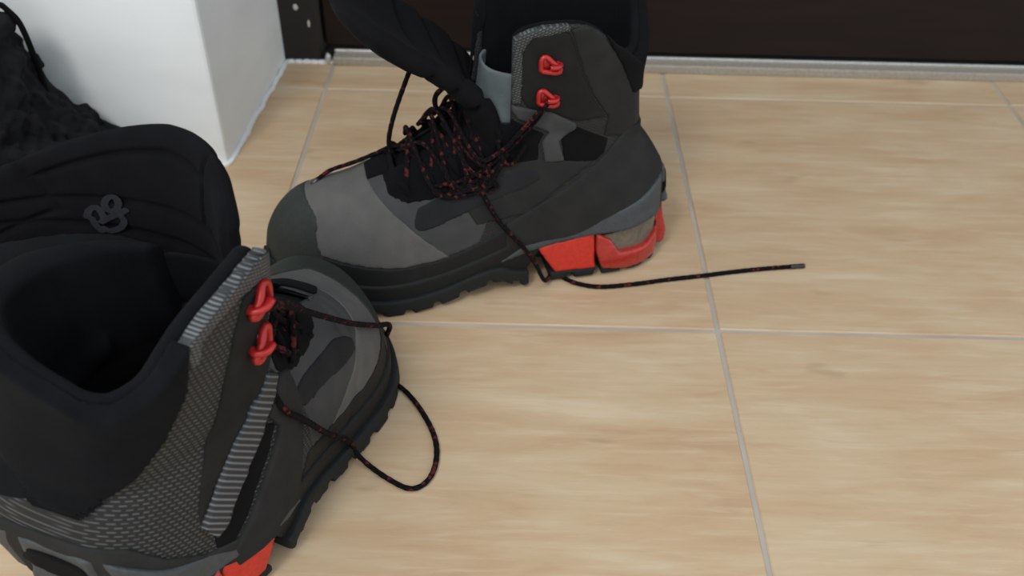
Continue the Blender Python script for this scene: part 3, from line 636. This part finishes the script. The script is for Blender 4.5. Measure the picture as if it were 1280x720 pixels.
# ------------------------------------------------------------------ laces
def surf_z(x, y):
    i = int(round((x - G.lo[0]) / G.h)); j = int(round((y - G.lo[1]) / G.h)); idx = np.where(outer[i, j, :] < 0)[0]
    return min(0.158, float(G.lo[2] + G.h * idx.max())) if len(idx) else 0.1
def over(x, y, off):
    return (x, y, surf_z(x, y) + off)
def side(x, z, off, sg=1): return (x, surf_y(x, z, sg) + sg * off, z)
def lace_on(boot, name, pts, r=0.0019, raw=False, m=None):
    """pts in the boot's frame (heel to toe, outer side, up)"""
    w = boot.warp
    P = np.array(pts, float)
    if w and not raw: P = w(P)
    P[:, 1] *= boot.mirror
    return lace_obj(name, P.tolist(), r, boot.root, m)
def to_boot(boot, pts):
    inv = (Matrix.Translation(boot.root.location) @ boot.root.rotation_euler.to_matrix().to_4x4()).inverted()
    out = []
    for p in pts:
        q = inv @ Vector(p); out.append((q.x, q.y * boot.mirror, q.z))
    return out
EYE = [(0.222, 0.104), (0.203, 0.112), (0.184, 0.121), (0.166, 0.131), (0.150, 0.145)]
def crossing(boot, a, b, sg, rr, raw=False):
    """one strand from an eyelet on one side to the next one up on the other side"""
    p0 = side(a[0], a[1], 0.002, sg); p1 = side(b[0], b[1], 0.002, -sg)
    mid = []
    for t in (0.25, 0.5, 0.75):
        x = p0[0] + (p1[0] - p0[0]) * t; y = p0[1] + (p1[1] - p0[1]) * t
        mid.append((x + rr.uniform(-.003, .003), y, surf_z(min(max(x, 0.172), 0.30), y) + rr.uniform(0.001, 0.006)))
    lace_on(boot, 'lace', [p0] + mid + [p1])
rr = random.Random(5)
for boot in (B, A):
    for i in range(0 if boot is B else 2, 4):
        crossing(boot, EYE[i], EYE[i + 1], 1, rr); crossing(boot, EYE[i], EYE[i + 1], -1, rr)
    for x, z in (EYE if boot is B else EYE[3:]):                                 # webbing loops that the lace runs through
        for sg in (1, -1):
            y = surf_y(x, z, sg)
            w_ = boot.warp; P = np.array([(x + 0.004, y - sg * 0.001, z + 0.006), (x, y + sg * 0.0035, z + 0.001), (x - 0.003, y + sg * 0.003, z - 0.009)])
            V, F, _, _ = tube_data(P, 0.0026, 8, 0.002)
            boot.add('lace_loop', V, F, 'black')
# slack, tangled strands over the far boot's lacing
slack = [
    [side(0.203, 0.108, 0.004), side(0.180, 0.112, 0.006), side(0.160, 0.120, 0.005), side(0.140, 0.135, 0.006), side(0.122, 0.158, 0.006), side(0.1145, 0.174, 0.008)],
    [over(0.222, 0.004, 0.004), over(0.205, 0.020, 0.008), side(0.186, 0.110, 0.006), side(0.170, 0.104, 0.005), side(0.156, 0.110, 0.006), side(0.146, 0.126, 0.006)],
    [over(0.216, 0.010, 0.006), side(0.198, 0.104, 0.004), side(0.182, 0.099, 0.004), side(0.166, 0.103, 0.005), side(0.158, 0.118, 0.006), side(0.168, 0.126, 0.008), over(0.19, 0.014, 0.010)],
    [over(0.195, -0.006, 0.010), over(0.184, 0.012, 0.014), side(0.168, 0.130, 0.010), side(0.150, 0.132, 0.008), side(0.134, 0.148, 0.008), side(0.120, 0.168, 0.010)],
    [over(0.205, -0.010, 0.008), over(0.192, 0.006, 0.016), side(0.176, 0.124, 0.008), side(0.164, 0.114, 0.008), side(0.152, 0.104, 0.005), side(0.160, 0.099, 0.004)],
]
for q_ in range(5):
    x_ = 0.215 - 0.014 * q_; slack.append([over(x_, -0.014, 0.006), over(x_ - 0.004 + rr.uniform(-.004, .004), 0.002, 0.010 + rr.uniform(0, .006)), side(x_ - 0.010, 0.112 + 0.008 * q_ * 0.6, 0.007), side(x_ - 0.020 + rr.uniform(-.006, .006), 0.100 + 0.005 * q_, 0.0045), side(x_ - 0.030, 0.112 + 0.006 * q_, 0.006)])
for c in slack: lace_on(B, 'lace', c, 0.0018)
lace_on(B, 'lace', [(0.174, 0.0, 0.172), (0.183, 0.0, 0.1705), (0.191, 0.0, 0.164), (0.192, 0.001, 0.155), (0.187, 0.003, 0.149), (0.181, 0.004, 0.158)], 0.0020)
o = lace_on(B, 'lace_end', [(0.200, -0.002, 0.196), (0.207, -0.005, 0.188), (0.214, -0.005, 0.173), (0.225, -0.005, 0.143), (0.229, -0.005, 0.121), (0.222, -0.002, 0.108), (0.214, 0.004, 0.117)], 0.0019)
o = lace_on(B, 'lace_end', [(0.290, -0.012, 0.0895), (0.285, -0.014, 0.0925), (0.276, -0.015, 0.0975), (0.256, -0.014, 0.1035), (0.239, -0.010, 0.112), (0.225, -0.004, 0.121), (0.214, 0.004, 0.122)], 0.0018)
lace_on(B, 'lace_tip', [(0.2865, -0.0135, 0.0918), (0.290, -0.012, 0.0895), (0.2925, -0.0112, 0.0878)], 0.0023, m=M['aglet'])
BF = [[0.0354, 0.6446], [0.0442, 0.6374], [0.0556, 0.6304], [0.0744, 0.6269], [0.1019, 0.6311], [0.1333, 0.6387], [0.165, 0.6453], [0.1936, 0.6518], [0.2223, 0.6573], [0.2532, 0.6619]]
fl = to_boot(B, [(x, y, 0.0021) for x, y in BF])
lace_on(B, 'lace_end', [side(0.1700, 0.112, 0.004), side(0.1654, 0.1018, 0.004), side(0.1573, 0.0833, 0.003), side(0.1483, 0.0667, 0.0035), (0.1330, 0.0490, 0.0470), (0.122, 0.0520, 0.0300), (0.113, 0.0530, 0.010)] + fl, 0.0019)
lace_on(B, 'lace_tip', [fl[-2][:2] + (0.0024,)] * 0 + [tuple(np.array(fl[-1]) + (np.array(fl[-2]) - np.array(fl[-1])) * 0.35), fl[-1], tuple(np.array(fl[-1]) + (np.array(fl[-1]) - np.array(fl[-2])) * 0.06)], 0.0023, m=M['aglet'])
# near boot
wA = lambda pts: [tuple(p) for p in warp_open(np.array(pts, float))]
h1 = wA([(0.118, 0.046, 0.2035)])[0]; te = wA([(0.292, 0.043, 0.052)])[0]
ln = lambda a, b, t, dz=0: tuple(np.array(a) + (np.array(b) - np.array(a)) * t + np.array((0, 0, dz)))
lace_on(A, 'lace', [h1, ln(h1, te, 0.12, 0.001), ln(h1, te, 0.35, -0.002), ln(h1, te, 0.6, -0.004), ln(h1, te, 0.85, -0.002), te] + to_boot(A, [(-0.0985, 0.540, 0.012), (-0.101, 0.530, 0.003)]), 0.0019, raw=True)
AF = [[-0.1000, 0.5130], [-0.0887, 0.5095], [-0.0768, 0.4992], [-0.0646, 0.4819], [-0.0541, 0.4606], [-0.0499, 0.4423], [-0.0513, 0.4246], [-0.0575, 0.4134], [-0.067, 0.4104], [-0.0814, 0.4181], [-0.0953, 0.4288]]
up = wA([(0.2048, 0.0590, 0.0250), (0.1767, 0.0520, 0.0560), (0.1408, 0.0450, 0.0945), (0.1228, 0.0405, 0.1180), (0.128, 0.033, 0.134), (0.142, 0.026, 0.146)])
lace_on(A, 'lace', to_boot(A, [(-0.101, 0.530, 0.003)] + [(x, y, 0.0022) for x, y in AF] + [(-0.105, 0.4345, 0.009)]) + up, 0.0019, raw=True)
for c in ([(0.118, 0.043, 0.198), (0.135, 0.038, 0.186), (0.150, 0.030, 0.170), (0.165, 0.028, 0.150), (0.180, 0.030, 0.132)],
          [(0.118, 0.042, 0.172), (0.135, 0.036, 0.168), (0.155, 0.028, 0.158), (0.175, 0.024, 0.146), (0.195, 0.018, 0.134)],
          [(0.150, 0.036, 0.130), (0.162, 0.034, 0.142), (0.172, 0.030, 0.150), (0.184, 0.026, 0.140), (0.178, 0.032, 0.128)],
          [(0.135, 0.032, 0.160), (0.146, 0.036, 0.146), (0.152, 0.034, 0.136), (0.164, 0.034, 0.128)]):
    lace_on(A, 'lace', c, 0.0019)

# ------------------------------------------------------------------ setting
gv, gf = box(-1.6, 1.4, -0.6, 1.03, -0.03, -0.0012)
floor = tag(obj('floor', gv, gf, M['grout'], None, False), kind='structure')
TS = 0.3800; GW = 0.0036
tv, tf = box(-TS / 2 + GW / 2, TS / 2 - GW / 2, -TS / 2 + GW / 2, TS / 2 - GW / 2, -0.008, 0.0, 0.0009)
tme = bpy.data.meshes.new('tile'); tme.from_pydata(tv, [], tf); tme.materials.append(M['tile'])
x_j = 0.1675; y_j = 0.578
for i in range(-4, 4):
    for j in range(-3, 2):
        x0, y0 = x_j + i * TS, y_j + j * TS
        if j == 1:
            v, f = box(x0 + GW / 2, x0 + TS - GW / 2, y0 + GW / 2, 1.02, -0.008, 0.0, 0.0009)
            o = obj('tile', v, f, M['tile'], floor, False)
        else:
            o = bpy.data.objects.new('tile', tme); COL.objects.link(o); o.parent = floor; o.location = (x0 + TS / 2, y0 + TS / 2, 0)

def prism(name, poly, z0, z1, m, parent=None, bev=0.0):
    n = len(poly); v = [(x, y, z) for z in (z0, z1) for x, y in poly]
    return obj(name, v, [tuple(range(n - 1, -1, -1)), tuple(range(n, 2 * n))] + [(i, (i + 1) % n, n + (i + 1) % n, n + i) for i in range(n)], m, parent, False)
wl = tag(prism('wall_left', [(-1.6, 0.803), (-0.2865, 0.803), (-0.2840, 0.8042), (-0.2828, 0.8070), (-0.2690, 1.024), (-0.2690, 1.30), (-1.6, 1.30)], -0.02, 2.4, M['wall']), kind='structure')
# lumpy bead of filler where the wall meets the tiles
rb = random.Random(3); bead = [(-0.300, 0.8015, 0.001), (-0.2840, 0.8010, 0.001)] + [(-0.2810 + 0.0138 * t / 14 + rb.uniform(-0.0008, 0.0012), 0.806 + 0.212 * t / 14, 0.001) for t in range(15)]
bv, bf, _, _ = tube_data(bead, 0.0027, 10, 0.004); bv += np.random.default_rng(2).normal(0, 0.0005, bv.shape)
tag(obj('filler_bead_left', bv, bf, M['caulk']), kind='structure')  # bead of white filler along the wall foot, not a baseboard
# door frame post, door leaf, threshold
v, f = box(-0.279, -0.224, 1.022, 1.075, 0.0, 2.05, 0.004)
post = tag(obj('door_frame', v, f, M['frame'], None, False), kind='structure')
v, f = box(-0.2235, 0.95, 1.0325, 1.072, 0.0135, 2.03, 0.003)
door = tag(obj('door_1', v, f, M['door'], None, False), kind='structure')
v, f = box(-0.218, 0.93, 1.0285, 1.034, 0.10, 1.95, 0.002)
obj('door_panel', v, f, M['door'], door, False)
v, f = box(-0.212, 0.95, 1.013, 1.0295, 0.0, 0.0100, 0.0012)
sill = tag(obj('trim_1', v, f, M['metal'], None, False), kind='structure')
v, f = box(-0.212, 0.95, 1.0275, 1.031, 0.0095, 0.0128, 0.0008)
obj('sill_edge', v, f, M['metal_edge'], sill, False)
v, f = box(-1.6, 1.4, 1.031, 1.05, -0.02, 0.010)
tag(obj('wall_back', v, f, M['frame'], None, False), kind='structure')

def blob(name, loc, r, m, parent, seed, sc=(1, 1, 1)):
    q = random.Random(seed); V = []; F = []; nu, nv = 12, 7
    for j in range(nv + 1):
        for i in range(nu):
            a, b = 2 * math.pi * i / nu, math.pi * j / nv; k = r * (1 + q.uniform(-0.15, 0.15) * (0 < j < nv))
            V.append((loc[0] + k * math.cos(a) * math.sin(b) * sc[0], loc[1] + k * math.sin(a) * math.sin(b) * sc[1], loc[2] + k * math.cos(b) * sc[2]))
    for j in range(nv):
        for i in range(nu): F.append((j * nu + i, (j + 1) * nu + i, (j + 1) * nu + (i + 1) % nu, j * nu + (i + 1) % nu))
    return obj(name, V, F, m, parent)
for k, (x, z, r, sx, sz) in enumerate([(-0.249, 0.066, 0.0030, 1, 1.2), (-0.2365, 0.047, 0.0018, 0.9, 2.8)]):
    blob('paint_fleck', (x, 1.0222, z), r, M['paint_fleck'], post, k, (sx, 0.25, sz))
blob('sill_end', (-0.2180, 1.018, 0.006), 0.0042, M['metal_edge'], sill, 4, (0.9, 1.0, 1.7))
for k in range(6): blob('filler_lump', (-0.262 + 0.009 * k, 1.0195, 0.0005), 0.0045, M['caulk'], post, 20 + k, (1.3, 0.8, 0.7))

# ------------------------------------------------------------------ the black knitted heap by the wall
H = Grid((-0.66, 0.585, -0.004), (-0.315, 0.800, 0.275), 0.003)
hx = np.interp(H.x, [-0.66, -0.50, -0.455, -0.43, -0.415, -0.395, -0.360, -0.335, -0.322], [0.225, 0.225, 0.205, 0.172, 0.118, 0.082, 0.052, 0.030, -0.01]).astype(np.float32)
yc = 0.72; dome = np.sqrt(np.clip(1 - ((H.y - yc) / 0.085) ** 2, 0, 1)).astype(np.float32)
heap = (H.z - hx * dome) * 0.5
heap = np.maximum(heap, np.abs(H.y - yc) - 0.075)
q = np.random.default_rng(11)
def lumps(f, n, r0, r1, k):
    for _ in range(n):
        x = q.uniform(-0.60, -0.332); y = q.uniform(0.645, 0.785); z0 = np.interp(x, [-0.66, -0.50, -0.455, -0.43, -0.415, -0.395, -0.360, -0.335], [0.225, 0.225, 0.205, 0.172, 0.118, 0.082, 0.052, 0.030])
        z = z0 * math.sqrt(max(0, 1 - ((y - yc) / 0.085) ** 2)) * q.uniform(0.5, 1.03); r = q.uniform(r0, r1)
        sl = tuple(slice(max(0, int((c - 0.03 - l) / H.h)), max(0, int((c + 0.03 - l) / H.h))) for c, l in zip((x, y, z), H.lo))
        d = np.sqrt((H.x[sl[0]] - x) ** 2 + (H.y[:, sl[1]] - y) ** 2 + (H.z[:, :, sl[2]] - z) ** 2) - r
        f[sl] = smin(f[sl], d, k)
    return f
heap = lumps(heap.astype(np.float32), 520, 0.007, 0.013, 0.003)
heap = heap + 0.0034 * np.sin(H.x * 420 + 2 * np.sin(H.z * 130)) * np.sin(H.z * 390 + H.y * 210) * np.sin(H.y * 360)
V, Q = H.mesh(np.maximum(heap, 0.0005 - H.z), 1)
hp = empty('knitted_bundle', (-0.46, 0.72, 0.0))
bd = obj('knit', V - np.array([-0.46, 0.72, 0.0]), Q, M['heap'], hp)
tag(hp, 'black lumpy knitted bundle against the white wall at the upper left', 'clothing')
cv, cf, _, _ = tube_data([(-0.47, 0.755, 0.176), (-0.436, 0.76, 0.181), (-0.427, 0.76, 0.176), (-0.420, 0.76, 0.163), (-0.417, 0.76, 0.131), (-0.414, 0.757, 0.100), (-0.400, 0.75, 0.08)], 0.0026, 10, 0.003)
obj('piping', cv - np.array([-0.46, 0.72, 0.0]), cf, M['piping'], hp)
